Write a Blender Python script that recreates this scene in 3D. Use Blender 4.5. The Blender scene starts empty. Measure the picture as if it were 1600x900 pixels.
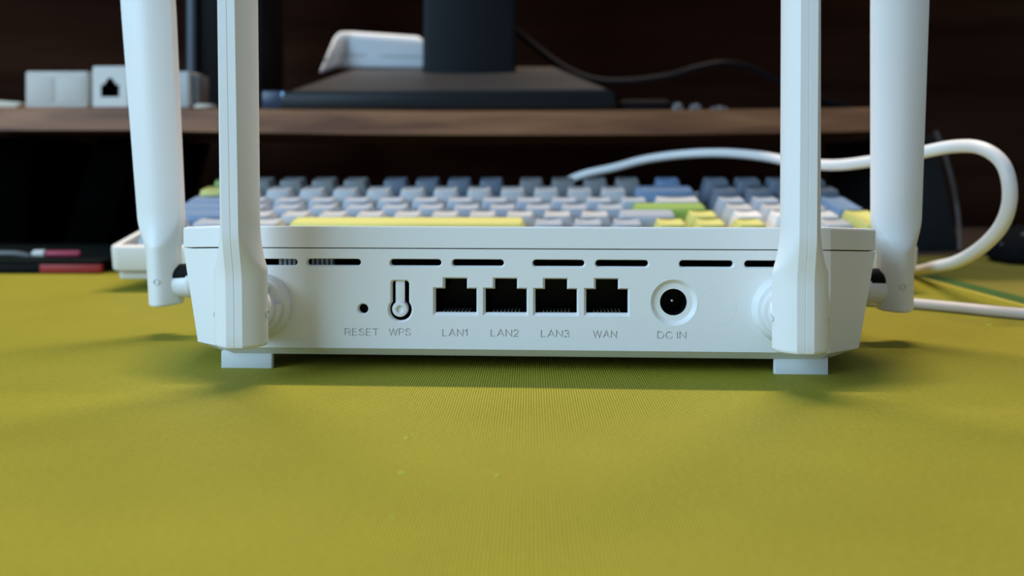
import bpy, bmesh, math, random
from mathutils import Vector, Matrix
R = math.radians
S = 0.001                      # everything below is written in millimetres
random.seed(7)
F = 1400.0; HZ = 270.0; CH = 56.0; YAW = math.atan(29/1400)

# ------------------------------------------------------------------ camera, world, lights, exposure
scn = bpy.context.scene
cam_d = bpy.data.cameras.new('camera'); cam = bpy.data.objects.new('camera', cam_d)
scn.collection.objects.link(cam); scn.camera = cam
cam.location = (0, 0, CH*S)
cam.rotation_euler = (R(90), 0, YAW)
cam_d.sensor_width = 36; cam_d.lens = F/1600*36
cam_d.shift_y = -(450-HZ)/1600
cam_d.clip_start = 0.01; cam_d.clip_end = 20
cam_d.dof.use_dof = True; cam_d.dof.focus_distance = 0.246; cam_d.dof.aperture_fstop = 12.5

w = bpy.data.worlds.new('room_ambient'); scn.world = w; w.use_nodes = True
w.node_tree.nodes['Background'].inputs[0].default_value = (0.62, 0.76, 1.0, 1)
w.node_tree.nodes['Background'].inputs[1].default_value = 0.26

def area(name, loc, target, sx, sy, power, color):
    l = bpy.data.lights.new(name, 'AREA'); l.shape = 'RECTANGLE'; l.size = sx*S; l.size_y = sy*S
    l.energy = power; l.color = color
    o = bpy.data.objects.new(name, l); scn.collection.objects.link(o)
    o.location = Vector(loc)*S
    o.rotation_euler = (Vector(target)-Vector(loc)).to_track_quat('-Z', 'Y').to_euler()
    return o
area('ceiling_tube_light', (0, 955, 1740), (0, 250, 0), 1250, 30, 36.0, (1.0, 0.80, 0.62))
area('window_light', (-1350, -760, 780), (0, 250, 20), 1250, 1000, 34.0, (0.48, 0.74, 1.0))

scn.view_settings.view_transform = 'Standard'; scn.view_settings.look = 'None'
scn.view_settings.gamma = 1; scn.view_settings.exposure = 0.15
scn.view_settings.use_curve_mapping = False

# ------------------------------------------------------------------ helpers
C = scn.collection
def ray(px, py):
    u = (px-800)/F
    fx, fy = -math.sin(YAW), math.cos(YAW); rx, ry = math.cos(YAW), math.sin(YAW)
    return Vector((fx+u*rx, fy+u*ry, (HZ-py)/F))
def at(px, py, Y):
    d = ray(px, py); t = Y/d.y
    return Vector((d.x*t, Y, CH+d.z*t))
def on(px, py, z=0.0):
    d = ray(px, py); t = (z-CH)/d.z
    return Vector((d.x*t, d.y*t, z))

class MB:
    def __init__(s): s.v = []; s.f = []
    def add(s, vs, fs):
        n = len(s.v); s.v += [tuple(p) for p in vs]; s.f += [tuple(i+n for i in f) for f in fs]; return s
    def box(s, x0, x1, y0, y1, z0, z1, M=None):
        vs = [(x, y, z) for z in (z0, z1) for (x, y) in ((x0,y0),(x1,y0),(x1,y1),(x0,y1))]
        if M: vs = [M @ Vector(p) for p in vs]
        return s.add(vs, [(3,2,1,0),(4,5,6,7),(0,1,5,4),(1,2,6,5),(2,3,7,6),(3,0,4,7)])
    def loft(s, rings, cap0=True, cap1=True, closed=True):
        n = len(rings[0]); vs = [p for r in rings for p in r]; fs = []
        for i in range(len(rings)-1):
            for j in range(n if closed else n-1):
                k = (j+1) % n
                fs.append((i*n+j, i*n+k, (i+1)*n+k, (i+1)*n+j))
        if cap0: fs.append(tuple(range(n-1, -1, -1)))
        if cap1: fs.append(tuple((len(rings)-1)*n+j for j in range(n)))
        return s.add(vs, fs)
    def lathe(s, prof, axis='z', o=(0,0,0), n=40, cap0=True, cap1=True):
        rings = []
        for r, h in prof:
            ring = []
            for i in range(n):
                a = 2*math.pi*i/n; c, q = r*math.cos(a), r*math.sin(a)
                p = {'z': (c, q, h), 'y': (c, h, q), 'x': (h, c, q)}[axis]
                ring.append((p[0]+o[0], p[1]+o[1], p[2]+o[2]))
            rings.append(ring)
        return s.loft(rings, cap0, cap1)
    def tube(s, pts, r, n=14, sub=10):
        P = []
        pts = [Vector(p) for p in pts]
        e = [pts[0]*2-pts[1]] + pts + [pts[-1]*2-pts[-2]]
        for i in range(1, len(e)-2):
            for k in range(sub):
                t = k/sub; a, b, c, d = e[i-1], e[i], e[i+1], e[i+2]
                P.append(0.5*((2*b)+(c-a)*t+(2*a-5*b+4*c-d)*t*t+(3*b-a-3*c+d)*t**3))
        P.append(pts[-1])
        up = Vector((0.13, 0.2, 1)).normalized(); rings = []
        for i, p in enumerate(P):
            t = (P[min(i+1, len(P)-1)]-P[max(i-1, 0)]).normalized()
            x = up.cross(t).normalized(); y = t.cross(x); up = y
            rings.append([p + x*(r*math.cos(2*math.pi*j/n)) + y*(r*math.sin(2*math.pi*j/n)) for j in range(n)])
        return s.loft(rings)
    def mesh(s, name, m, smooth=None, bevel=0, seg=2):
        me = bpy.data.meshes.new(name)
        me.from_pydata([(x*S, y*S, z*S) for x, y, z in s.v], [], s.f)
        bm = bmesh.new(); bm.from_mesh(me)
        bmesh.ops.recalc_face_normals(bm, faces=bm.faces)
        if bevel:
            ed = [e for e in bm.edges if len(e.link_faces) == 2 and e.calc_face_angle(0) > R(25)]
            bmesh.ops.bevel(bm, geom=ed, offset=bevel*S, segments=seg, profile=0.5, affect='EDGES', clamp_overlap=True)
        bm.to_mesh(me); bm.free()
        if smooth is None: smooth = 30
        for p in me.polygons: p.use_smooth = True
        me.set_sharp_from_angle(angle=R(smooth))
        if m: me.materials.append(m)
        return me
    def build(s, name, m, parent=None, loc=(0,0,0), rot=(0,0,0), smooth=None, bevel=0, seg=2):
        return link(name, s.mesh(name, m, smooth, bevel, seg), parent, loc, rot)
def link(name, me, parent=None, loc=(0,0,0), rot=(0,0,0)):
    o = bpy.data.objects.new(name, me); C.objects.link(o)
    o.location = Vector(loc)*S; o.rotation_euler = rot
    if parent: o.parent = parent
    return o
def tag(o, label, cat, group=None, kind=None):
    o['label'] = label; o['category'] = cat
    if group: o['group'] = group
    if kind: o['kind'] = kind
    return o
def thing(name, loc, label, cat, rot=(0,0,0), group=None):
    return tag(link(name, None, None, loc, rot), label, cat, group)
def rrect(w_, h_, r, n=5, cx=0, cy=0):
    P = []
    for qx, qy, a0 in ((1,1,0),(-1,1,90),(-1,-1,180),(1,-1,270)):
        for k in range(n+1):
            a = R(a0+90*k/n); P.append((cx+qx*(w_/2-r)+r*math.cos(a), cy+qy*(h_/2-r)+r*math.sin(a)))
    return P
def rbox(w_, d_, h_, r, e=1.0):          # rounded upright box, base centred at origin
    rings = []
    for z, ins in ((0,e),(e*.3,e*.3),(e,0),(h_-e,0),(h_-e*.3,e*.3),(h_,e)):
        rings.append([(x, y, z) for x, y in rrect(w_-2*ins, d_-2*ins, max(r-ins, .2))])
    return MB().loft(rings)

# ------------------------------------------------------------------ materials
def mat(name, col, rough=0.5, spec=0.5, metal=0.0, noise=0.0, nscale=200, bump=0.0, bscale=3000, coat=0.0, sheen=0.0):
    m = bpy.data.materials.new(name); m.use_nodes = True
    nt = m.node_tree; b = nt.nodes['Principled BSDF']
    b.inputs['Base Color'].default_value = (*col, 1); b.inputs['Roughness'].default_value = rough
    b.inputs['Metallic'].default_value = metal; b.inputs['Specular IOR Level'].default_value = spec
    b.inputs['Coat Weight'].default_value = coat; b.inputs['Sheen Weight'].default_value = sheen
    tc = nt.nodes.new('ShaderNodeTexCoord')
    nz = nt.nodes.new('ShaderNodeTexNoise'); nz.inputs['Scale'].default_value = nscale; nz.inputs['Detail'].default_value = 4
    nt.links.new(tc.outputs['Object'], nz.inputs['Vector'])
    mx = nt.nodes.new('ShaderNodeMix'); mx.data_type = 'RGBA'
    mx.inputs[6].default_value = (*[c*(1-noise) for c in col], 1); mx.inputs[7].default_value = (*[min(c*(1+noise), 1) for c in col], 1)
    nt.links.new(nz.outputs['Fac'], mx.inputs[0]); nt.links.new(mx.outputs[2], b.inputs['Base Color'])
    if bump:
        n2 = nt.nodes.new('ShaderNodeTexNoise'); n2.inputs['Scale'].default_value = bscale; n2.inputs['Detail'].default_value = 2
        bp = nt.nodes.new('ShaderNodeBump'); bp.inputs['Strength'].default_value = bump; bp.inputs['Distance'].default_value = 0.00008
        nt.links.new(tc.outputs['Object'], n2.inputs['Vector']); nt.links.new(n2.outputs['Fac'], bp.inputs['Height'])
        nt.links.new(bp.outputs[0], b.inputs['Normal'])
    return m
def wood(name, c1, c2, scale=(3, 60, 60), rough=0.5, spec=0.4):
    m = bpy.data.materials.new(name); m.use_nodes = True
    nt = m.node_tree; b = nt.nodes['Principled BSDF']; b.inputs['Roughness'].default_value = rough; b.inputs['Specular IOR Level'].default_value = spec
    tc = nt.nodes.new('ShaderNodeTexCoord'); mp = nt.nodes.new('ShaderNodeMapping'); mp.inputs['Scale'].default_value = scale
    nz = nt.nodes.new('ShaderNodeTexNoise'); nz.inputs['Scale'].default_value = 2.0; nz.inputs['Detail'].default_value = 6; nz.inputs['Distortion'].default_value = 0.6
    cr = nt.nodes.new('ShaderNodeValToRGB'); cr.color_ramp.elements[0].position = .36; cr.color_ramp.elements[1].position = .66
    cr.color_ramp.elements[0].color = (*c1, 1); cr.color_ramp.elements[1].color = (*c2, 1)
    nt.links.new(tc.outputs['Object'], mp.inputs[0]); nt.links.new(mp.outputs[0], nz.inputs['Vector'])
    nt.links.new(nz.outputs['Fac'], cr.inputs[0]); nt.links.new(cr.outputs[0], b.inputs['Base Color'])
    return m
def cloth():
    m = bpy.data.materials.new('green_mat_cloth'); m.use_nodes = True
    nt = m.node_tree; N = nt.nodes; L = nt.links; b = N['Principled BSDF']
    tc = N.new('ShaderNodeTexCoord'); sp = N.new('ShaderNodeSeparateXYZ'); L.new(tc.outputs['Object'], sp.inputs[0])
    def mt(op, a, bb=None, cc=None):
        n = N.new('ShaderNodeMath'); n.operation = op
        for i, q in enumerate((a, bb, cc)):
            if q is None: continue
            if isinstance(q, (int, float)): n.inputs[i].default_value = q
            else: L.new(q, n.inputs[i])
        return n.outputs[0]
    rx = mt('SINE', mt('MULTIPLY', sp.outputs[0], 2*math.pi/0.00064))
    ry = mt('SINE', mt('MULTIPLY', sp.outputs[1], 2*math.pi/0.00055))
    h = mt('ADD', mt('MULTIPLY', rx, 0.5), 0.5)
    h2 = mt('MULTIPLY', h, mt('ADD', mt('MULTIPLY', ry, 0.12), 0.88))
    big = N.new('ShaderNodeTexNoise'); big.inputs['Scale'].default_value = 18; big.inputs['Detail'].default_value = 3
    fine = N.new('ShaderNodeTexNoise'); fine.inputs['Scale'].default_value = 900; fine.inputs['Detail'].default_value = 3
    L.new(tc.outputs['Object'], big.inputs['Vector']); L.new(tc.outputs['Object'], fine.inputs['Vector'])
    v = mt('ADD', mt('MULTIPLY', h2, 0.55), mt('ADD', mt('MULTIPLY', fine.outputs['Fac'], 0.35), mt('MULTIPLY', big.outputs['Fac'], 0.25)))
    cr = N.new('ShaderNodeValToRGB'); e = cr.color_ramp.elements
    e[0].position = .16; e[0].color = (0.138, 0.126, 0.010, 1); e[1].position = .92; e[1].color = (0.410, 0.378, 0.040, 1)
    L.new(v, cr.inputs[0]); L.new(cr.outputs[0], b.inputs['Base Color'])
    b.inputs['Roughness'].default_value = 0.62; b.inputs['Specular IOR Level'].default_value = 0.10
    bp = N.new('ShaderNodeBump'); bp.inputs['Strength'].default_value = 0.7; bp.inputs['Distance'].default_value = 0.00015
    L.new(h2, bp.inputs['Height']); L.new(bp.outputs[0], b.inputs['Normal'])
    return m

white = mat('white_plastic', (0.80, 0.81, 0.80), 0.42, 0.45, noise=0.01, bump=0.25, bscale=5200)
white2 = mat('matte_white_plastic', (0.70, 0.67, 0.62), 0.5, 0.4, noise=0.01, bump=0.2)
foot_m = mat('white_foot_rubber', (0.62, 0.66, 0.66), 0.6, 0.3, noise=0.01)
black = mat('black_plastic', (0.003, 0.003, 0.0035), 0.6, 0.12, noise=0.1)
portm = mat('black_port_plastic', (0.002, 0.002, 0.0025), 0.4, 0.15, noise=0.1)
charcoal = mat('charcoal_metal', (0.009, 0.0105, 0.012), 0.42, 0.2, noise=0.1)
polem = mat('stand_pole_metal', (0.003, 0.0045, 0.006), 0.45, 0.18, noise=0.1)
steel = mat('steel', (0.6, 0.6, 0.6), 0.3, 0.5, 1.0, noise=0.05)
gold = mat('contact_gold', (0.30, 0.27, 0.20), 0.35, 0.5, 0.7, noise=0.05)
fin_m = mat('aluminium_fins', (0.85, 0.90, 0.95), 0.5, 0.5, 0.0, noise=0.05)
cable_w = mat('white_cable_rubber', (0.80, 0.80, 0.78), 0.4, 0.4, noise=0.02)
cable_b = mat('black_cable_rubber', (0.002, 0.003, 0.005), 0.45, 0.08, noise=0.1)
kb_case = mat('keyboard_white_case', (0.72, 0.70, 0.64), 0.5, 0.4, noise=0.01)
mat_green = cloth()
hem_m = mat('mat_edge_stitching', (0.60, 0.56, 0.09), 0.6, 0.3, noise=0.1, nscale=900)
pad2 = mat('olive_lower_pad', (0.20, 0.19, 0.03), 0.5, 0.3, noise=0.3, nscale=25)
greenline = mat('stripe_green', (0.05, 0.13, 0.03), 0.5, 0.3, noise=0.1)
shelf_m = wood('walnut_shelf', (0.16, 0.060, 0.025), (0.37, 0.160, 0.068), (4, 50, 50), 0.45)
wall_m = wood('dark_wood_panel', (0.016, 0.0062, 0.0040), (0.032, 0.014, 0.0078), (1.2, 9, 9), 0.9, 0.0)
desk_m = wood('dark_desk_top', (0.010, 0.006, 0.004), (0.024, 0.014, 0.009), (3, 20, 20), 0.5)
red_m = mat('red_cover', (0.30, 0.016, 0.012), 0.5, 0.4, noise=0.1)
pink_m = mat('pink_plastic', (0.42, 0.05, 0.09), 0.4, 0.4, noise=0.05)
paper_m = mat('cream_paper', (0.75, 0.68, 0.55), 0.7, 0.2, noise=0.03)
grey_m = mat('grey_plastic', (0.30, 0.30, 0.29), 0.5, 0.4, noise=0.05)
beige_m = mat('rough_white_plastic', (0.60, 0.56, 0.50), 0.6, 0.3, noise=0.05, nscale=150, bump=0.6, bscale=900)
navy_m = mat('dark_blue_plastic', (0.02, 0.035, 0.07), 0.3, 0.5, noise=0.1)
lint_m = mat('pale_green_lint', (0.34, 0.43, 0.07), 0.8, 0.1, noise=0.1)

# ------------------------------------------------------------------ setting
def struct(o): o['kind'] = 'structure'; return o
struct(MB().box(-900, 900, 1000, 1030, -300, 1300).build('wall_back', wall_m))
struct(MB().box(-900, 900, -300, 1000, -740, -720).build('floor', desk_m))
desk = thing('desk', (0, 350, -720), 'dark brown wooden desk under the green desk mat', 'desk')
MB().box(-900, 900, -360, 648, 692, 715.5).build('desk_top', desk_m, desk, bevel=1)
for sx in (-860, 820):
    MB().box(sx, sx+40, -330, 630, 0, 692).build('leg', desk_m, desk)

# desk mat: top surface at z = 0
MX0, MX1, MY0, MY1 = -560, 209, -60, 622
dm = thing('desk_mat', (-175, 281, -4.5), 'yellow-green ribbed cloth desk mat that fills the foreground', 'desk mat')
MB().box(MX0+175, MX1-1.4+175, MY0-281, MY1-281, 0, 4.5).build('mat_sheet', mat_green, dm)
e = MB()
e.tube([(MX1-1.0+175, MY0-281+k*34.1, 2.6) for k in range(21)], 2.1, 8, 2)
eo = e.build('stitched_edge', hem_m, dm); eo['label'] = 'bright yellow stitched edge'

lp = thing('lower_desk_pad', (355, 450, -4.5), 'olive pad lying at right beyond the stitched edge of the green mat', 'desk pad')
MB().box(213-355, 560-355, 250-450, 640-450, 0, 1.6).build('pad_sheet', pad2, lp, bevel=.3)
so = MB().box(222-355, 233-355, 252-450, 600-450, 1.6, 1.75).build('green_stripe', greenline, lp); so['label'] = 'dark green stripe'  # dark green strip running beside the stitched edge

# lint flecks on the mat
lm = MB()
for px, py, sz, ln in ((635,685,1.1,1),(645,680,.7,1),(627,739,.7,2.4),(776,743,.8,1.3),(613,808,.7,1.2),(1057,638,.35,1),(1348,617,.4,1.3),
                       (1350,666,.35,1.2),(725,722,.35,3),(703,765,.4,2.2),(820,690,.3,1),(925,716,.3,1),(1055,752,.5,1),(886,631,.3,1),(1545,508,1.2,2),
                       (668,755,.4,1.5),(1150,750,.4,1.6),(1275,785,.4,1.2),(145,885,.6,1),(560,705,.25,1),(980,655,.25,1)):
    c = on(px, py); a = random.uniform(-.8, -.2)
    lm.add([c+Vector((sz*ln*.5*math.cos(a+k)*(1 if q else 1), sz*.5*math.sin(a+k)*1.6, 0.06)) for q, k in enumerate([i*math.pi/3 for i in range(6)])]
           + [c+Vector((0, 0, .06+sz*.35))], [(i, (i+1) % 6, 6) for i in range(6)])
tag(lm.build('lint', lint_m), 'pale green lint flecks scattered on the green desk mat', 'lint', kind='stuff')

# ------------------------------------------------------------------ the router
RA = R(-1.77)                                   # its own turn on the mat
RO = at(814, 400, 250); RO.z = 0                # middle of the rear panel, on the mat
router = thing('router', RO, 'white wireless router seen from its port side with four antennas', 'router', rot=(0, 0, RA))
RM = Matrix.Translation(RO) @ Matrix.Rotation(RA, 4, 'Z'); RI = RM.inverted()
def panel(px, py, y=0.0):                       # a pixel of the rear panel in router coordinates (x, z)
    o = RI @ Vector((0, 0, CH)); d = RI.to_3x3() @ ray(px, py); t = (y-o.y)/d.y
    p = o+d*t; return (p.x, p.z)

SL = 0.10
def outline(pts): return [(x, y) for x, y in pts] + [(-x, y) for x, y in reversed(pts)]
top_o = outline([(85,0),(101,11.5),(107,34),(108,62),(102,96),(76,113)])
bot_o = outline([(85,0),(95,7.5),(101,34),(103,62),(97,94),(73,109)])
base_o = outline([(82.5,2.6),(87,6),(92,34),(93,62),(88,90),(68,104)])
ZT, ZS, ZB = 41.0, 34.8, 6.6
def inset(o, d): 
    cx, cy = 0, 56
    return [(x*(1-d/106), cy+(y-cy)*(1-d/57)) for x, y in o]
ztop = lambda y: ZT-SL*y
zs = lambda y: ZS-SL*y
lid = MB().loft([[(x, y, zs(y)+.02) for x, y in inset(top_o, 1.2)], [(x, y, zs(y)+.12) for x, y in inset(top_o, .12)], [(x, y, zs(y)+.25) for x, y in top_o],
                 [(x, y, ztop(y)-.55) for x, y in top_o], [(x, y, ztop(y)-.12) for x, y in inset(top_o, .18)],
                 [(x, y, ztop(y)) for x, y in inset(top_o, .65)]])
lid.build('lid', white, router, smooth=18)
# body without the rear face (that is the panel)
n = len(top_o)
bd = MB()
rings = [[(x, y, zs(y)-.2) for x, y in top_o], [(x, y, ZB) for x, y in bot_o], [(x, y, 4.3) for x, y in base_o]]
vs = [p for r in rings for p in r]; fs = []
for i in range(2):
    for j in range(n):
        k = (j+1) % n
        if i == 0 and j == n-1: continue        # rear face between (-84,0) and (84,0)
        fs.append((i*n+j, i*n+k, (i+1)*n+k, (i+1)*n+j))
fs.append(tuple(2*n+j for j in range(n)))
bd.add(vs, fs)
bd.build('body', white, router, smooth=18)
# black shell added just inside, so slots and seam look into the dark
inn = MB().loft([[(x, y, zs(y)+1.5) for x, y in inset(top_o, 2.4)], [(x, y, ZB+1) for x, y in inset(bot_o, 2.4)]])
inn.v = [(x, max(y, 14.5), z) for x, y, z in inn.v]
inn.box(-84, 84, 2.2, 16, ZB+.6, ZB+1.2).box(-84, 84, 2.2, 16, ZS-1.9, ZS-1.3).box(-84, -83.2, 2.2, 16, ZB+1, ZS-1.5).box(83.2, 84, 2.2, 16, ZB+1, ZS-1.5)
inn.build('dark_liner', black, router)
# fine ribs on the lid
rb = MB()
def ystart(x):
    x = abs(x); return 1.6 if x < 84 else 1.6+(x-84)*12/18
def yend(x):
    x = abs(x); return 110 if x < 76 else 110-(x-76)*17/27
for i in range(-112, 113):
    x = i*.9
    if abs(x) > 100.5: continue
    y0, y1 = ystart(x)-.6, yend(x)-2
    if abs(x) < 83: y0 = 8
    zz = lambda y, h: ztop(y)+h
    rb.add([(x-.25, y0, zz(y0,-.1)), (x+.25, y0, zz(y0,-.1)), (x, y0, zz(y0,.25)), (x-.25, y1, zz(y1,-.1)), (x+.25, y1, zz(y1,-.1)), (x, y1, zz(y1,.25))],
           [(0,1,2),(5,4,3),(0,2,5,3),(1,4,5,2)])
ro = rb.build('lid_ribs', white, router); ro['kind'] = 'stuff'

# rear panel with everything cut into it
slab = MB().box(-85, 85, 0, 1.9, ZB, ZS-.2)
def cutter(loop_o, loop_i, d=.75, thru=4):
    return MB().loft([[(x, -.5, z) for x, z in loop_o], [(x, 0, z) for x, z in loop_o], [(x, d, z) for x, z in loop_i], [(x, thru, z) for x, z in loop_i]])
def arc(cx, cz, r, a0, a1, n):
    return [(cx+r*math.cos(R(a0+(a1-a0)*k/n)), cz+r*math.sin(R(a0+(a1-a0)*k/n))) for k in range(n+1)]
def stadium(x0, x1, z, r): return arc(x0+r, z, r, 90, 270, 10) + arc(x1-r, z, r, -90, 90, 10)
cut = []
for a, b_, y in ((383,466,410),(478,565,410),(608,691,410.6),(705,789,411),(831,915,411.6),(929,1015,412),(1060,1148,412.6),(1162,1249,413)):
    x0, z = panel(a, y); x1, _ = panel(b_, y)
    cut.append(cutter(stadium(x0, x1, z, 1.22), stadium(x0+.32, x1-.32, z+.08, .90), .6))
ports = []
def rj(cx, tx, zt, zm, zb, w2, t2):
    return [(cx-w2, zb), (cx+w2, zb), (cx+w2, zm), (tx+t2, zm), (tx+t2, zt), (tx-t2, zt), (tx-t2, zm), (cx-w2, zm)]
for cx, y0 in ((711.5, 0), (789.8, .3), (868.2, .8), (948, 1.0)):
    x, zt = panel(cx, 433.3+y0); _, zm = panel(cx, 449+y0); _, zb = panel(cx, 493.5+y0)
    cut.append(cutter(rj(x, x, zt, zm, zb, 6.32, 3.6), rj(x+.12, x+.1, zt-.42, zm-.42, zb+.85, 5.78, 3.1), .75))
    ports.append((x+.12, x+.1, zt-.42, zm-.42, zb+.85))
rx_, rz_ = panel(567, 483)
cut.append(cutter(arc(rx_, rz_, 1.72, 0, 345, 23), arc(rx_+.08, rz_+.05, 1.36, 0, 345, 23), .5))
wx, wz = panel(625.5, 484); _, wt = panel(625, 437)
def key(r, s_, top): 
    a = math.degrees(math.acos(s_/r)); a1 = 90-math.degrees(math.asin(s_/r))
    P = arc(wx, wz, r, 180-a1, 360+a1, 28)
    c = .9
    P += [(wx+s_, top-c)] + arc(wx+s_-c, top-c, c, 0, 90, 4)[1:] + arc(wx-s_+c, top-c, c, 90, 180, 4)
    return P
cut.append(cutter(key(3.65, 2.85, wt), key(3.15, 2.42, wt-.35), .6))
dx, dz = panel(1053, 473); 
def circ(r, m=48): return arc(dx, dz, r, 0, 360*(m-1)/m, m-1)
cut.append(MB().loft([[(x, -.5, z) for x, z in circ(6.45)], [(x, 0, z) for x, z in circ(6.4)], [(x, 1.1, z) for x, z in circ(5.3)], [(x, 1.12, z) for x, z in circ(4.9)], [(x, 1.13, z) for x, z in circ(3.72)], [(x, 4, z) for x, z in circ(3.68)]]))
def raw(mb, name='tmp'):
    me = mb.mesh(name, white); me.transform(Matrix.Scale(1/S, 4)); o = bpy.data.objects.new(name, me); C.objects.link(o); return o   # booleans run in mm
GL = {
 'R': (.66, [[(0,0),(0,1),(.36,1),(.54,.95),(.62,.84),(.62,.66),(.54,.55),(.36,.5),(.06,.5)], [(.36,.5),(.66,0)]]),
 'E': (.56, [[(.56,1),(0,1),(0,0),(.56,0)], [(.03,.52),(.5,.52)]]),
 'S': (.66, [[(.62,.78),(.54,.93),(.34,1),(.13,.94),(.05,.76),(.14,.6),(.34,.53),(.55,.45),(.64,.27),(.55,.08),(.33,0),(.12,.06),(.02,.22)]]),
 'T': (.70, [[(0,1),(.70,1)], [(.35,.98),(.35,0)]]),
 'W': (1.05, [[(0,1),(.26,0),(.525,1),(.79,0),(1.05,1)]]),
 'P': (.62, [[(0,0),(0,1),(.36,1),(.54,.95),(.62,.83),(.62,.64),(.54,.52),(.36,.46),(.06,.46)]]),
 'L': (.52, [[(0,1),(0,0),(.52,0)]]),
 'A': (.78, [[(0,0),(.39,1),(.78,0)], [(.15,.32),(.63,.32)]]),
 'N': (.68, [[(0,0),(0,1),(.68,0),(.68,1)]]),
 '1': (.26, [[(0,.78),(.24,1),(.24,0)]]),
 '2': (.60, [[(.03,.72),(.1,.92),(.3,1),(.5,.93),(.57,.74),(.5,.55),(.04,0),(.60,0)]]),
 '3': (.60, [[(.04,.82),(.14,.95),(.3,1),(.48,.94),(.54,.77),(.46,.6),(.28,.53)], [(.26,.53),(.46,.49),(.59,.34),(.56,.12),(.42,.02),(.27,0),(.1,.05),(.01,.2)]]),
 'D': (.68, [[(0,.02),(0,1),(.3,1),(.52,.9),(.66,.68),(.68,.5),(.66,.32),(.52,.1),(.3,0),(.05,0)]]),
 'C': (.70, [[(.68,.74),(.56,.93),(.36,1),(.15,.91),(.03,.7),(0,.5),(.03,.3),(.15,.09),(.36,0),(.56,.07),(.68,.26)]]),
 'I': (.02, [[(0,0),(0,1)]]),
}
def text_cutter(s, cx, base, width, cap, t=.33):
    gap = .24; adv = 0; strokes = []
    for ch in s:
        if ch == ' ': adv += .32; continue
        w_, ps = GL[ch]
        strokes += [[(adv+x, y) for x, y in p] for p in ps]; adv += w_+gap
    adv -= gap; mb = MB(); hx = t/2
    for k, st in enumerate(strokes):
        P = [Vector((cx-width/2+hx+x/adv*(width-t), base+hx+y*(cap-t))) for x, y in st]
        L_, R_ = [], []
        for i, p in enumerate(P):
            d0 = (p-P[i-1]).normalized() if i else None
            d1 = (P[i+1]-p).normalized() if i < len(P)-1 else None
            if d0 is None: d = d1; m = 1; p = p-d*.02
            elif d1 is None: d = d0; m = 1; p = p+d*.02
            else: d = (d0+d1).normalized(); m = min(1/max(d.dot(d0), .35), 2.2)
            nrm = Vector((-d.y, d.x))*hx*m
            L_.append(p+nrm); R_.append(p-nrm)
        rr_ = []
        for l, r in zip(L_, R_):
            y1 = .46+.003*k; rr_.append([(l.x, -.3, l.y), (r.x, -.3, r.y), (r.x*.88+l.x*.12, y1, r.y*.88+l.y*.12), (l.x*.88+r.x*.12, y1, l.y*.88+r.y*.12)])
        mb.loft(rr_)
    return raw(mb)
texts = []
for s, c, base, wpx in (('RESET',565.5,525,54),('WPS',625,525,35),('LAN1',711,526,40),('LAN2',789,526.5,45),('LAN3',868,527.5,46),('WAN',945.5,528.5,38),('DC IN',1050,530,46)):
    x, z = panel(c, base); xa, _ = panel(c-wpx/2, base); xb, _ = panel(c+wpx/2, base)
    texts.append(text_cutter(s, x, z, xb-xa, 2.18))
po = raw(slab, 'rear_panel')
cutters = [raw(c) for c in cut] + texts
# thin moulded ring where a blank is
bx_, bz_ = panel(1121, 479)
ringc = MB()
rr = []
for r_, y_ in ((5.25,-.2),(5.33,-.2),(5.33,.05),(5.25,.05)):
    rr.append([(bx_+r_*math.cos(2*math.pi*k/64), y_, bz_+r_*math.sin(2*math.pi*k/64)) for k in range(64)])
rr.append(rr[0]); ringc.loft(rr, False, False)
cutters.append(raw(ringc))
for c in cutters:
    m_ = po.modifiers.new('cut', 'BOOLEAN'); m_.operation = 'DIFFERENCE'; m_.solver = 'EXACT'; m_.use_self = c in texts; m_.object = c
dg = bpy.context.evaluated_depsgraph_get()
pm = bpy.data.meshes.new_from_object(po.evaluated_get(dg))
for c in cutters: bpy.data.objects.remove(c)
po.modifiers.clear(); pm.transform(Matrix.Scale(S, 4)); po.data = pm; pm.materials.clear(); pm.materials.append(white)
for p in pm.polygons: p.use_smooth = False
pm.set_sharp_from_angle(angle=R(20))
po.parent = router; po['label'] = 'rear panel engraved RESET, WPS, LAN1, LAN2, LAN3, WAN, DC IN'

# port sockets
for i, (cx, tx, zt, zm, zb) in enumerate(ports):
    lo = rj(cx, tx, zt, zm, zb, 5.8, 3.12)
    pb = MB().loft([[(x, 1.9, z) for x, z in lo], [(x, 13.5, z) for x, z in lo]], False, True)
    so = MB(); so.v, so.f = pb.v, pb.f
    sock = so.build('network_port', portm, router)
    sock['label'] = 'black socket above the letters ' + ('LAN1', 'LAN2', 'LAN3', 'WAN')[i]
    for k in range(8):
        x = cx-3.57+k*1.02
        MB().box(x-.17, x+.17, 2.1, 7.5, zb+.06, zb+.26).build('contact_pin', gold, sock)
# reset switch behind its hole, pairing button on its tongue, power jack
MB().lathe([(1.0, 3.2), (1.2, 6)], 'y', (rx_, 0, rz_), 16).build('reset_switch', portm, router)
pbn = MB().lathe([(2.2, 3.5), (2.25, .9), (2.05, .45), (1.7, .35), (1.1, .4), (.9, .85), (.85, 1.2), (.01, 1.25)], 'y', (wx-.25, 0, wz+.05), 36)
pb_o = pbn.build('pairing_button', white, router)
MB().box(wx-1.55, wx+1.05, 1.1, 1.9, wz+1.6, wt-.25).build('tongue', white, pb_o, bevel=.15)
jk = MB().lathe([(3.75, 1.3), (3.5, 1.3), (3.45, 9.5), (.01, 9.6)], 'y', (dx-.2, 0, dz+.2), 40, cap0=False).build('power_jack', portm, router)
MB().lathe([(.01, 1.6), (.3, 1.75), (.42, 2.1), (.42, 9.5)], 'y', (dx-.3, 0, dz+.3), 16).build('centre_pin', steel, jk)
hs = MB()
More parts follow.
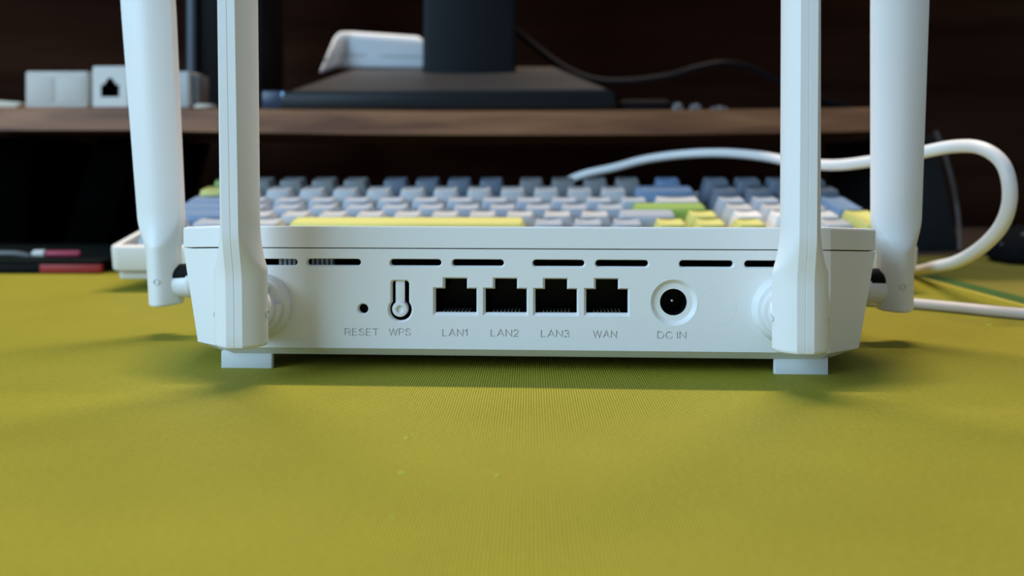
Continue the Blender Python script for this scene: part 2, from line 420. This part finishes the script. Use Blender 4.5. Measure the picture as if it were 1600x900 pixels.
for a, b_ in ((436, 464), (487, 516)):
    xa, za = panel(a, 404, 5); xb, zb_ = panel(b_, 417, 5)
    k = xa
    while k < xb:
        hs.box(k, k+.75, 5, 7.5, zb_-2, za+2); k += 1.35
hs.build('heat_sink', fin_m, router)['label'] = 'silver heat sink fins behind the left vent slots'
# feet
for a, b_ in ((345.5, 426), (1209.5, 1294)):
    xa, _ = panel(a, 570, 2.6); xb, _ = panel(b_, 570, 2.6)
    sgn = 1 if xa < 0 else -1; xi, xo = (xb, xa) if xa < 0 else (xa, xb)
    fo = [(xo, 2.6), (xi-.7*sgn, 2.6), (xi-.2*sgn, 2.8), (xi, 3.3), (xi-.1*sgn, 4.2), (xi-4.5*sgn, 14), (xo, 14)]
    MB().loft([[(x, y, 0) for x, y in fo], [(x, y, 4.9) for x, y in fo]]).build('foot', foot_m, router, bevel=.15)
for sx in (-1, 1):
    MB().loft([[(x+sx*66, y, 0) for x, y in rrect(14, 12, 1, 4, 0, 92)], [(x+sx*66, y, 4.9) for x, y in rrect(14.4, 12.4, 1, 4, 0, 92)]]).build('foot', foot_m, router, bevel=.2)

# antennas: origin at the hinge pin; blade edge faces +-y, flat faces +-x
def antenna_mesh():
    mb = MB(); zp = 18.5; Z0, Z1 = 9.9, 196
    zl = [Z0, Z0+.25, Z0+.8] + [Z0+.8+k*3 for k in range(1, 6)] + [26+k*.5 for k in range(38)] + [46, 52, 60, 75, 90, 110, 140, 170, 184, 190, 193, 195, 195.8]
    NW = 18; rings = []
    for z in zl:
        t = min(max((z-27)/14, 0), 1); t = t*t*(3-2*t)
        Wh = 5.4+(7.6-5.4)*t + max(0, min((z-41)/75, 1))*1.3
        B = 4.9 - .25*min(max((z-45)/60, 0), 1)
        sc = 1.0
        if z < Z0+.8: sc = .90 if z == Z0 else .96
        if z > 184: sc = math.sqrt(max(1-((z-184)/12.2)**2, .02))
        g = .0145*max(0, 42.5-z)**2
        s_ = 2.15; ring = []
        def h(w_):
            q = abs(w_)/Wh
            c = s_+(7.1-s_)*max(1-q**2.0, 0); b = s_+(B-s_)*max(1-q**1.8, 0)
            return min(c, b+g)
        ws = [-math.cos(math.pi*(k+.0)/NW)*Wh for k in range(NW+1)]
        for w_ in ws: ring.append((h(w_), w_))
        ring += [(.12, Wh), (0, Wh-.16), (-.12, Wh)]
        for w_ in reversed(ws): ring.append((-h(w_), w_))
        ring += [(-.12, -Wh), (0, -Wh+.16), (.12, -Wh)]
        rings.append([(x*sc, y*(.9 if sc < .5 else 1)*sc if z > 184 else y*sc, z-zp) for x, y in ring])
    mb.loft(rings)
    return mb.mesh('antenna', white, smooth=22)
am = antenna_mesh()
def hinge(parent, front=False):          # sub-parts, in antenna coordinates; hinge reaches toward +y (the router)
    if front:
        MB().lathe([(4.4, 3.5), (4.7, 4.2), (4.7, 12.0)], 'y', (0, 0, -1.9), n=36).build('hinge_barrel', white, parent)
        MB().lathe([(4.0, 3.7), (4.0, 11.5)], 'y', (0, 0, 1.1), n=30).build('hinge_gap_shade', black, parent)  # black plug stands in for the shadowed gap above the hinge
        MB().lathe([(4.9, 8.8), (5.1, 9.0), (5.1, 10.2), (4.9, 10.6)], 'y', (0, 0, -1.9), n=36).build('hinge_ring', white, parent)
    else:
        MB().lathe([(4.6, 4.0), (5.9, 5.0), (6.4, 5.8), (6.5, 7.0), (6.0, 7.2), (6.0, 10.8)], 'y', n=44).build('hinge_barrel', white, parent)
        rg = MB(); rr = []
        A = [R(52+k*(360-44)/40) for k in range(41)]
        for a in A: rr.append([(r_*math.cos(a), y_, r_*math.sin(a)) for r_, y_ in ((5.9, 8.0), (7.5, 8.0), (7.7, 8.3), (7.7, 10.6), (5.9, 10.6))])
        rg.loft(rr).build('hinge_ring', white, parent)
    for sx in (-1, 1):
        MB().lathe([(1.15, sx*6.95), (1.08, sx*7.22), (.8, sx*7.22), (.7, sx*7.06)], 'x', n=20).build('pin_plug', foot_m, parent)
ants = []
for (px, seam_top, ang, lab) in ((377, 0, R(-.6), 'antenna by the RESET hole'), (1250, 0, R(.1), 'antenna right of the power jack')):
    x, _ = panel(px, 500, -14.5)
    a = link('antenna', am, router, (x, -14.5, 18.5), (0, ang, 0)); a['label'] = lab; hinge(a); ants.append(a)
    MB().lathe([(9.3, .3), (9.3, -1.2), (9.0, -2.2), (8.3, -2.9), (6.9, -3.2), (6.9, -4.0)], 'y', (x, 0, 18.5), 48).build('antenna_collar', white, router)
for sx, px, ang in ((-1, 258.5, R(3.6)), (1, 1398, R(.95))):
    x, _ = panel(px, 460, 54)
    a = link('antenna', am, router, (x, 54, 19.0), (0, 0, 0))
    a.rotation_mode = 'XYZ'
    M = Matrix.Rotation(sx*ang, 4, 'Y') @ Matrix.Rotation(R(90)*sx, 4, 'Z')
    a.rotation_euler = M.to_euler('XYZ')
    a['label'] = 'antenna on the left side' if sx < 0 else 'antenna on the right side'
    hinge(a, True)
    xb = 104; xe = abs(x)-9.5
    MB().lathe([(6.3, sx*xb), (6.2, sx*(xb+4)), (5.8, sx*(xb+4.4))], 'x', (0, 54, 18.0), 40).build('antenna_collar', white, router)

# ------------------------------------------------------------------ keyboard
KX, KY, TL = -200.5, 424.0, R(10)
kb = thing('keyboard', (KX, KY, 0), 'blue and white mechanical keyboard with yellow space bar behind the router', 'keyboard')
def kt(u, v, w_): return (u, v*math.cos(TL)-w_*math.sin(TL), v*math.sin(TL)+w_*math.cos(TL))
U = 19.05; KW = 382.0; KD = 8+U*6.25+9
cs = MB(); lo = rrect(KW, KD, 5, 5, KW/2, KD/2)
def insr(d): return rrect(KW-2*d, KD-2*d, max(5-d, .5), 5, KW/2, KD/2)
rings = [[kt(x, y, w_) for x, y in insr(d)] for w_, d in ((9.2, 1.2), (9.6, .3), (10.4, 0), (20.2, 0), (20.9, .4), (21.2, 1.2), (21.2, 4.5), (17, 4.7))]
cs.loft(rings); cs.build('case', kb_case, kb)
bz = MB(); rings = [[kt(x, y, w_) for x, y in insr(d)] for w_, d in ((4.5, 3.6), (4.9, 2.8), (7.6, 2.6), (8.0, 3.4), (9.4, 3.8))]
bz.loft(rings).build('base_tray', kb_case, kb)
for x in (26, KW-26):
    p = kt(0, 16, 4.5)
    MB().box(x-9, x+9, p[1]-4, p[1]+4, 0, p[2]+.6).build('foot', grey_m, kb, bevel=.4)
    p = kt(0, 118, 4.5)
    MB().box(x-7, x+7, p[1]-3, p[1]+3, 0, p[2]+.6).build('foot', grey_m, kb, bevel=.4)
MB().add([kt(x, y, w_) for w_ in (17.0, 17.6) for x, y in rrect(KW-9.6, KD-9.6, 1, 5, KW/2, KD/2)], [tuple(range(24)), tuple(range(47, 23, -1))]+[(i, (i+1) % 24, 24+(i+1) % 24, 24+i) for i in range(24)]).build('key_plate', mat('dark_plate', (.02, .022, .025), .5, .3, noise=.05), kb)
def kcol(name, c): return mat('keycap_'+name, c, 0.5, 0.4, noise=0.01)
K = dict(w=kcol('white', (.50, .52, .53)), p=kcol('pale_blue', (.37, .43, .50)), b=kcol('blue', (.16, .26, .41)), g=kcol('green', (.27, .42, .09)),
         y=kcol('yellow', (.66, .64, .20)), s=kcol('slate', (.14, .18, .23)), q=kcol('grey', (.22, .235, .235)), o=kcol('bright_white', (.78, .78, .76)))  # slate and grey darkened beyond their own hue to add back-row shade
names = dict(w='white', p='pale blue', b='blue', g='green', y='yellow', s='slate blue', q='grey', o='bright white')
cache = {}
def keymesh(uw, uh, c, row):
    k = (uw, uh, c, row)
    if k in cache: return cache[k]
    W_ = uw*U-.9; D_ = uh*U-.9; hgt = {0:12.7, 1:12.5, 2:12.1, 3:12.1, 4:14.2, 5:15.2}[row]-1.5
    nx = 8; rings = []
    base = rrect(W_, D_, .8, 2)
    mid = rrect(W_-4.0, D_-3.0, 1.6, 2, 0, .5)
    topr = rrect(W_-5.8, D_-4.2, 2.0, 2, 0, .8)
    mb = MB()
    def dish(x): return -1.15*(1-min(abs(x)/(7.2), 1)**2) if uw < 1.6 else 0
    if uw < 1.6: dd = lambda x, y: -1.0*(1-min(1, (abs(x)/(W_/2-2.4)))**2)
    else: dd = lambda x, y: 0
    r0 = [(x, y, 0) for x, y in base]; r1 = [(x, y, hgt*.7) for x, y in mid]; r2 = [(x, y, hgt-.35) for x, y in topr]
    inner = rrect(W_-7.2, D_-5.6, 1.4, 2, 0, .8)
    r3 = [(x, y, hgt+dd(x, y)*.35) for x, y in inner]
    mb.loft([r0, r1, r2, r3], True, False)
    # concave top as strips
    hx = (W_-7.2)/2; ydy = (D_-5.6)/2
    st = [[(-hx+2*hx*i/nx, -ydy+.8+1e-3, hgt+.05+dd(-hx+2*hx*i/nx, 0)) for i in range(nx+1)], [(-hx+2*hx*i/nx, ydy+.8, hgt+.05+dd(-hx+2*hx*i/nx, 0)) for i in range(nx+1)]]
    mb.loft(st, False, False, closed=False)
    me = mb.mesh('keycap', K[c], 40)
    cache[k] = me; return me
def keyc(u, r, uw, c, uh=1, v=None):
    v0 = 8+r*U if v is None else 8+v*U
    cx = 9.5+(u+uw/2)*U; cy = v0+uh*U/2
    me = keymesh(uw, uh, c, min(int(r), 5))
    o = link('keycap', me, kb, kt(cx, cy, 18.8), (TL, 0, 0))
    if c in 'gybo' or uw > 1: o['label'] = names[c]+' keycap'
for u, uw, c in ((0,1.25,'p'),(1.25,1.25,'p'),(2.5,1.25,'w'),(3.75,6.25,'y'),(10,1,'p'),(11,1,'p'),(12,1,'p'),(13.1,1,'y'),(14.1,1,'y'),(15.1,1,'y'),(16.3,1,'w'),(17.27,1,'w')): keyc(u, 0, uw, c)
keyc(0, 1, 2.25, 'b')
for i in range(10): keyc(2.25+i, 1, 1, 'w')
keyc(12.25, 1, 1.75, 'p'); keyc(14.1, 1, 1, 'y')
for i in range(3): keyc(15.3+i*.985, 1, 1, 'o')
keyc(0, 2, 1.75, 'b')
for i in range(11): keyc(1.75+i, 2, 1, 'p')
keyc(12.75, 2, 2.25, 'g')
for i in range(3): keyc(15.3+i*.985, 2, 1, 'w')
keyc(0, 3, 1.5, 'b')
for i in range(12): keyc(1.5+i, 3, 1, 'p')
keyc(13.5, 3, 1.5, 'w')
for i in range(3): keyc(15.3+i*.985, 3, 1, 'p')
keyc(0, 4, 1, 'y')
for i in range(12): keyc(1+i, 4, 1, 'w')
keyc(13, 4, 2, 'b')
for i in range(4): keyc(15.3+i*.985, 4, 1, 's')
keyc(18.26, 0, 1, 'y', uh=2); keyc(18.26, 2, 1, 'b', uh=2)
keyc(0, 5, 1, 'g', v=5.25)
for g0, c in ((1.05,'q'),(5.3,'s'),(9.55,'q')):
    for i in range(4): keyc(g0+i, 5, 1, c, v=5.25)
keyc(13.8, 5, 1, 'b', v=5.25)
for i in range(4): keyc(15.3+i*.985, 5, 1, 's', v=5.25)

# ------------------------------------------------------------------ riser shelf
SY = 663.0
p0 = at(829, 172, SY); p1 = at(829, 211, SY)
zt_, zb_ = p0.z, p1.z
riser = thing('monitor_riser', (-60, SY+110, 0-4.5), 'walnut riser shelf with dark legs standing behind the keyboard', 'shelf')
sh = MB(); rings = []
XL, XR = -470.0, at(1425, 180, SY).x
for i in range(31):
    x = XL+(XR-XL)*i/30; u = (x-10)/300.0
    lift = 2.9*min(u*u, 1.0)
    th = (zt_-zb_)-1.0*min(u*u, 1)
    zt2 = zt_+lift; 
    rings.append([(x+60, -110, zt2-th+4.5), (x+60, -110, zt2-1.6+4.5), (x+60, -108.6, zt2-.5+4.5), (x+60, -107.4, zt2+4.5), (x+60, 130, zt2+4.5), (x+60, 130, zt2-th+4.5)])
sh.loft(rings); sh.build('board', shelf_m, riser)
legm = mat('dark_grey_leg_steel', (.016, .018, .018), .6, .1, noise=.05)
legb = mat('black_leg_steel', (.0012, .0012, .0012), .9, 0.0, noise=.05)
def leg(xa, xb, xc, xd, name='leg'):     # top xa..xb, bottom xc..xd (world x)
    m = MB(); zt2 = zb_+4.5+.5
    m.add([(xa+60,-70,zt2),(xb+60,-70,zt2),(xd+60,-70,0),(xc+60,-70,0),(xa+60,90,zt2),(xb+60,90,zt2),(xd+60,90,0),(xc+60,90,0)],
          [(0,1,2,3),(7,6,5,4),(0,4,5,1),(3,2,6,7),(1,5,6,2),(0,3,7,4)])
    return m.build(name, legm if xa > 0 else legb, riser, bevel=1)
def Xp(px): return at(px, 300, SY+40).x
leg(Xp(1392), Xp(1462), Xp(1415), Xp(1500))
leg(Xp(150), Xp(218), Xp(95), Xp(165))
leg(Xp(-60), Xp(40), Xp(-60), Xp(40))

def shelf_z(x): return zt_+2.9*min(((x-10)/300.0)**2, 1.0)
# things on the shelf
def shelf_item(px0, px1, ytop, Y, dep, name, label, cat, m, r=2.5, group=None, lift=0):
    a = at(px0, 150, Y); b_ = at(px1, 150, Y); t = at((px0+px1)/2, ytop, Y)
    cx = (a.x+b_.x)/2; zb = max(shelf_z(a.x), shelf_z(b_.x))+lift
    o = thing(name, (cx, Y+dep/2, zb), label, cat, group=group)
    bd_ = rbox(b_.x-a.x, dep, t.z-zb, r, r*.5).build('shell', m, o)
    return o, b_.x-a.x, t.z-zb
o, wq, hq = shelf_item(38, 138, 111, 672, 40, 'power_adapter', 'rough white box-shaped adapter nearest the left end of the shelf', 'adapter', beige_m, 3)
MB().box(-wq/2+3, -2, -20.4, -19.6, 4, hq-5).build('textured_patch', beige_m, o, bevel=.2)
MB().box(1, wq/2-4, -20.4, -19.6, 4, hq-5).build('textured_patch', beige_m, o, bevel=.2)
# ethernet socket box
a = at(143, 150, 672); b_ = at(203, 150, 672); t = at(170, 103, 672)
zb = shelf_z(a.x); cw = (b_.x-a.x); hh = t.z-zb
sb = thing('network_socket_box', ((a.x+b_.x)/2, 672, zb), 'small white box with a black network socket in its face', 'adapter')
def frame_with_hole():
    ol = [(-cw/2, 0), (cw/2, 0), (cw/2, hh), (-cw/2, hh)]
    return ol
hc = at(172, 137, 672); hx = hc.x-(a.x+b_.x)/2; hz = hc.z-zb
slabm = rbox(cw, 34, hh, 2.5, 1.3); slabm.v = [(x, y+17, z) for x, y, z in slabm.v]
so_ = raw(slabm); kk = .474
lo = [(-7,-7),(7,-7),(7,2.2),(4.4,2.2),(4.4,4.4),(2.4,4.4),(2.4,7.2),(-2.4,7.2),(-2.4,4.4),(-4.4,4.4),(-4.4,2.2),(-7,2.2)]
cc = raw(MB().loft([[(hx+x, -2, hz+z) for x, z in lo], [(hx+x, 14, hz+z) for x, z in lo]]))
m_ = so_.modifiers.new('c', 'BOOLEAN'); m_.object = cc; m_.solver = 'EXACT'
pm2 = bpy.data.meshes.new_from_object(so_.evaluated_get(bpy.context.evaluated_depsgraph_get()))
bpy.data.objects.remove(cc); bpy.data.objects.remove(so_)
pm2.transform(Matrix.Scale(S, 4)); pm2.materials.clear(); pm2.materials.append(white2)
for p in pm2.polygons: p.use_smooth = False
pm2.update(); link('shell', pm2, sb)
li = MB().loft([[(hx+x*.99, .4, hz+z*.99) for x, z in lo], [(hx+x*.99, 13.8, hz+z*.99) for x, z in lo]], False, True)
li.build('socket', portm, sb)
o, wq, hq = shelf_item(212, 297, 111, 676, 30, 'plug_adapter', 'grey-white adapter peeking out right of the leaning antenna', 'adapter', mat('warm_grey_plastic', (.5, .5, .48), .5, noise=.03), 3)
MB().box(wq/2-.5, wq/2+5, -10, 12, 2, hq-2).build('dark_side', mat('dark_grey_plastic', (.10, .105, .11), .5, noise=.05), o, bevel=1)  # darker grey slab on the adapter's right side
# paper and small bits
a = at(-40, 150, 690)
pp = thing('paper_stack', (a.x, 700, shelf_z(a.x)), 'cream loose papers at the far left end of the shelf', 'paper')
for k in range(3):
    MB().add([(-60, -26, k*1.6), (42+2*k, -26, k*1.6), (30, 40, k*1.6), (-60, 40, k*1.6), (-60, -26, k*1.6+1.3+k*4), (42+2*k, -26, k*1.6+1.2), (30, 40, k*1.6+1.3), (-60, 40, k*1.6+6)],
             [(3,2,1,0),(4,5,6,7),(0,1,5,4),(1,2,6,5),(2,3,7,6),(3,0,4,7)]).build('sheet', paper_m, pp)
a = at(318, 150, 672)
MBp = MB().lathe([(7.5, 0), (8.5, 1.2), (8, 2.6), (5, 3.6), (.1, 3.8)], 'z', n=24)
tag(MBp.build('cork_disc', paper_m, None, (a.x, 676, shelf_z(a.x))), 'small flat cream cap on the shelf between the two left antennas', 'cap')
# small dark blue object left of the monitor base
a = at(424, 150, 668)
db = thing('card_reader', (a.x, 682, shelf_z(a.x)), 'small dark blue gadget with a painted corner highlight left of the monitor base', 'gadget')
rbox(19, 18, 14.5, 2.5, 1.5).build('shell', navy_m, db)
MB().box(6.2, 9.8, -9.4, -6, 1, 13).build('corner_highlight', mat('pale_blue_highlight', (.25, .36, .5), .3, metal=.6, noise=.05), db, bevel=.6)  # pale block painted as the highlight on the gadget's corner

# monitor stand base + column
ms = thing('monitor', (at(730, 150, 760).x, 760, zt_), 'monitor whose dark grey base and column stand on the shelf', 'monitor')
ox, oy, oz = ms.location[0]/S, 760, zt_
def mp(px, py, Y):
    p = at(px, py, Y); return (p.x-ox, p.y-oy, p.z-oz)
b0 = [mp(438, 168, 668)[:2]+(1.2,), mp(962, 168, 668)[:2]+(1.2,), mp(930, 150, 860)[:2]+(1.2,), mp(470, 150, 860)[:2]+(1.2,)]
t0 = [mp(440, 146, 668), mp(960, 143, 668)]
t1 = [mp(868, 105, 850), mp(560, 105, 850)]
bm_ = MB().add([b0[0], b0[1], b0[2], b0[3], t0[0], t0[1], t1[0], t1[1]], [(3,2,1,0),(4,5,6,7),(0,1,5,4),(1,2,6,5),(2,3,7,6),(3,0,4,7)])
bm_.build('base_plate', charcoal, ms, bevel=1.2)
sl = Vector((0, t1[0][1]-t0[0][1], t1[0][2]-t0[0][2]))
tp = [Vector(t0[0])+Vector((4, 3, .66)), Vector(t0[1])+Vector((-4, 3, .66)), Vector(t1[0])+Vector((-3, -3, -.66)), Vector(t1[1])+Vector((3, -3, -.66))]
MB().add([p+Vector((0, 0, k)) for k in (-.3, .5) for p in tp], [(3,2,1,0),(4,5,6,7),(0,1,5,4),(1,2,6,5),(2,3,7,6),(3,0,4,7)]).build('base_top_lit', mat('base_metal_lit', (.045, .042, .040), .5, .4, noise=.15), ms)  # lighter grey stands in for light falling on the sloped top
ca, cb = mp(660, 110, 800), mp(806, 110, 800)
MB().loft([[(x, y, z) for x, y in rrect(cb[0]-ca[0], 30, 4, 4, (ca[0]+cb[0])/2, ca[1]+15)] for z in (mp(700, 114, 800)[2]-4, 430-oz)]).build('column', polem, ms)
MB().box(-330, 330, -72, -50, 300-oz, 735-oz).build('screen_housing', black, ms, bevel=3)  # unseen screen on the stand, added and sized to shade the back keys
MB().box(-322, 322, -73, -71.5, 317-oz, 727-oz).build('screen', black, ms)
MB().box(-60, 60, -52, 40, 380-oz, 500-oz).build('rear_mount', black, ms, bevel=4)
lw = mp(690, 100, 790)
# white device lying on the base
wa = [at(530, 107, 828), at(660, 107, 832)]
wd_ = thing('white_hub', ((wa[0].x+wa[1].x)/2, 835, wa[0].z), 'satin white rounded device lying on the monitor base beside the column', 'device')
ox2, oz2 = (wa[0].x+wa[1].x)/2, wa[0].z
def q(px, py, Y): p = at(px, py, Y); return Vector((p.x-ox2, p.y-835, p.z-oz2))
lo5 = [q(498,117,784), q(530,106.5,828), q(661,107,832), q(655,105,880), q(505,107,872)]
mi5 = [q(501,108,788), q(533,98,829), q(664,100,832.5), q(657,100,880), q(508,100,872)]
hi5 = [q(522,58,820), q(547,57,831), q(664,64,833), q(654,66,880), q(526,62,870)]
tp5 = [q(530,49,825), q(552,49.5,834), q(655,56,836), q(648,60,872), q(534,54,866)]
MB().loft([lo5, mi5, hi5, tp5]).build('shell', mat('satin_white_plastic', (.60, .66, .70), .35, .5, noise=.01), wd_, bevel=3, seg=3, smooth=50)
f5 = [(a_+(b_-a_)*.26) for a_, b_ in zip(mi5, hi5)]; g5 = [(a_+(b_-a_)*.32) for a_, b_ in zip(mi5, hi5)]
cen = sum(f5, Vector())/5
MB().loft([[cen+(p-cen)*1.012 for p in f5], [cen+(p-cen)*1.012 for p in g5]]).build('seam_strip', grey_m, wd_)

# bits right of the base
a = at(1010, 150, 672)
fl = thing('flat_case', (a.x, 700, shelf_z(a.x)), 'flat black case on the shelf right of the monitor base', 'case')
MB().loft([[(x, y, z) for x, y in rrect(40-d, 46-d, 4, 4)] for z, d in ((0,1),(6,0),(9,4))]).build('shell', black, fl)
for (px, w_, h_, lab) in ((1060, 8, 5.5, 'small shiny clear clip beside the flat black case'), (1088, 9, 4.5, 'shiny grey metal clip on the shelf, middle of three bits'), (1125, 13, 2.4, 'thin pale scrap on the shelf nearest the right antennas')):
    a = at(px, 150, 668)
    c_ = thing('clip', (a.x, 672, shelf_z(a.x)), lab, 'clip')
    MB().loft([[(x, y, z) for x, y in rrect(w_-d, 6-d*.5, 1, 3)] for z, d in ((0,0),(h_*.6,.6),(h_,3))]).build('shell', mat('clip_metal', (.16, .15, .15), .3, metal=.3, noise=.3, nscale=600), c_)
    MB().lathe([(1.2, -3.4), (1.2, 3.4)], 'y', (0, 0, h_*.8), 12).build('pivot', steel, c_)
# tall black box behind at the left
ta, tb = at(276, 60, 800), at(404, 60, 800)
sp = thing('speaker', ((ta.x+tb.x)/2, 850, shelf_z((ta.x+tb.x)/2)-2), 'tall black upright case behind the left antennas, rising out of view', 'speaker')
sw = tb.x-ta.x
rbox(sw, 70, 260, 4, 2).build('cabinet', black, sp) 
ga, gb = at(284, 60, 798).x-(ta.x+tb.x)/2, at(299, 60, 798).x-(ta.x+tb.x)/2
MB().lathe([((gb-ga)/2, 4 if False else 36), ((gb-ga)/2, 230)], 'z', ((ga+gb)/2, -39, 0), 20).build('edge_highlight', mat('blue_grey_highlight', (.06, .09, .115), .4, noise=.1), sp)  # blue-grey bar stands in for a highlight along the left edge

# ------------------------------------------------------------------ cables
bc = MB().tube([at(790,35,890), at(830,68,890), at(880,105,880), at(930,125,870), at(985,127,860), at(1040,120,850), at(1085,108,840), at(1130,100,840), at(1175,108,845), at(1225,134,850), at(1290,160,860), at(1330,168,870)], 3.6)
tag(bc.build('power_cable', cable_b), 'black cable sagging and arching behind the monitor base', 'cable')
pts = [at(860,300,612), at(885,284,600), at(915,272,590), at(960,262,585), at(1010,249,580), (at(1070,241,570)), at(1130,239,550), at(1190,244,520), at(1240,253,490), at(1300,258,455), at(1360,252,425), at(1430,240,395),
       at(1490,229,375), at(1535,232,360), at(1568,258,352), at(1578,305,350), at(1566,350,356), at(1535,385,372), at(1497,408,400), at(1460,417,440), at(1425,419,488), at(1370,413,530)]
pts[-1].z = 3.2; pts[-2].z = 3.2
wc = MB().tube(pts, 2.75, 16, 8)
tag(wc.build('keyboard_cable', cable_w), 'thick white cable looping up behind the right antennas', 'cable')
pts = [on(1300,466,2.2), on(1360,470,2.2), on(1430,474.5,2.2), on(1500,481,2.2), on(1560,487,2.2), on(1620,492,2.2), on(1700,497,2.2)]
lc = MB().tube(pts, 2.2, 14, 8)
lc.v = [(x, y, z) for x, y, z in lc.v]
tag(lc.build('charging_cable', mat('dull_white_cable', (.68, .62, .58), .5, noise=.05)), 'thin white cable lying straight on the mat at the right edge', 'cable')

# grey strand hanging by the right leg
gs = MB().tube([at(1462,205,640), at(1474,235,640), at(1487,280,642), at(1496,330,645), on(1500,392,2)], 1.6)
tag(gs.build('thin_cable', mat('brown_grey_cable', (.06, .05, .045), .5, noise=.1)), 'thin grey-brown cable hanging beside the right shelf leg', 'cable')
# black bag far right
a = on(1620, 408, -2)
bg = thing('pouch', (a.x, a.y, -2.9), 'black soft pouch cut by the right edge of the photo', 'pouch')
bgm = MB(); rr = []
for z, s_ in ((0,.86),(6,1),(14,.94),(20,.75),(23,.4)):
    rr.append([(x*s_, y*s_, z+1.5*math.sin(x*.3)) for x, y in rrect(56, 44, 12, 5)])
rr[0] = [(x, y, 0) for x, y, z in rr[0]]
bgm.loft(rr); bgm.build('shell', mat('black_fabric', (.008, .008, .009), .9, .05, noise=.3, nscale=120), bg, smooth=60)
MB().tube([(-26, -6, 12), (-12, -16, 21), (4, -14, 23), (20, -8, 20)], 1.0, 8, 6).build('zip_cord', grey_m, bg)

# ------------------------------------------------------------------ clutter at the left behind the mat
a = on(60, 428); b_ = on(163, 428)
nb = thing('notebook', ((a.x+b_.x)/2-60, 545, 0), 'flat black notebook with red front edge left of the keyboard', 'notebook')
wn = (b_.x-a.x)
MB().box(-60-0, wn/2+56, -52, 55, 0.2, 5.4).build('pages', black, nb, bevel=.5)
MB().box(60-wn/2, wn/2+58, -53.6, -50, .3, 5.2).build('red_edge', red_m, nb, bevel=.6)['label'] = 'red front edge'
MB().box(-62, wn/2+58, -53, 56, 5.4, 7.6).build('cover', mat('dark_green_cover', (.005, .008, .006), .7, .1, noise=.1), nb, bevel=.6)
nz_ = 7.6
c1 = at(88, 405, 508); 
pen = thing('pink_pen', (c1.x, 508, nz_), 'short pink pen with white tip lying on the black notebook', 'pen')
MB().lathe([(1.2, -6), (2.0, -5), (2.0, 13), (1.6, 14)], 'x', (0, 0, 2.0), 16).build('barrel', pink_m, pen)
MB().lathe([(1.0, -14), (2.1, -12.5), (2.2, -6.5), (1.3, -6)], 'x', (0, 0, 2.2), 16).build('tip', white2, pen)
c1 = on(15, 418, 0)
gc = MB().tube([(c1.x-60, c1.y-20, 3), (c1.x-28, c1.y-8, 2.5), (c1.x-8, c1.y-2, 2.2), (c1.x+6, c1.y-3, 2.2), (c1.x+14, c1.y-6, 2.6), (c1.x+20, c1.y-10, 5.0), (c1.x+16, c1.y-12, 8.5), (c1.x+4, c1.y-13, 9.5), (c1.x-20, c1.y-13, 7.5)], 1.7)
tag(gc.build('grey_cable', mat('light_grey_cable', (.16, .165, .16), .5, noise=.1)), 'grey cable end curled at the far left edge behind the mat', 'cable')
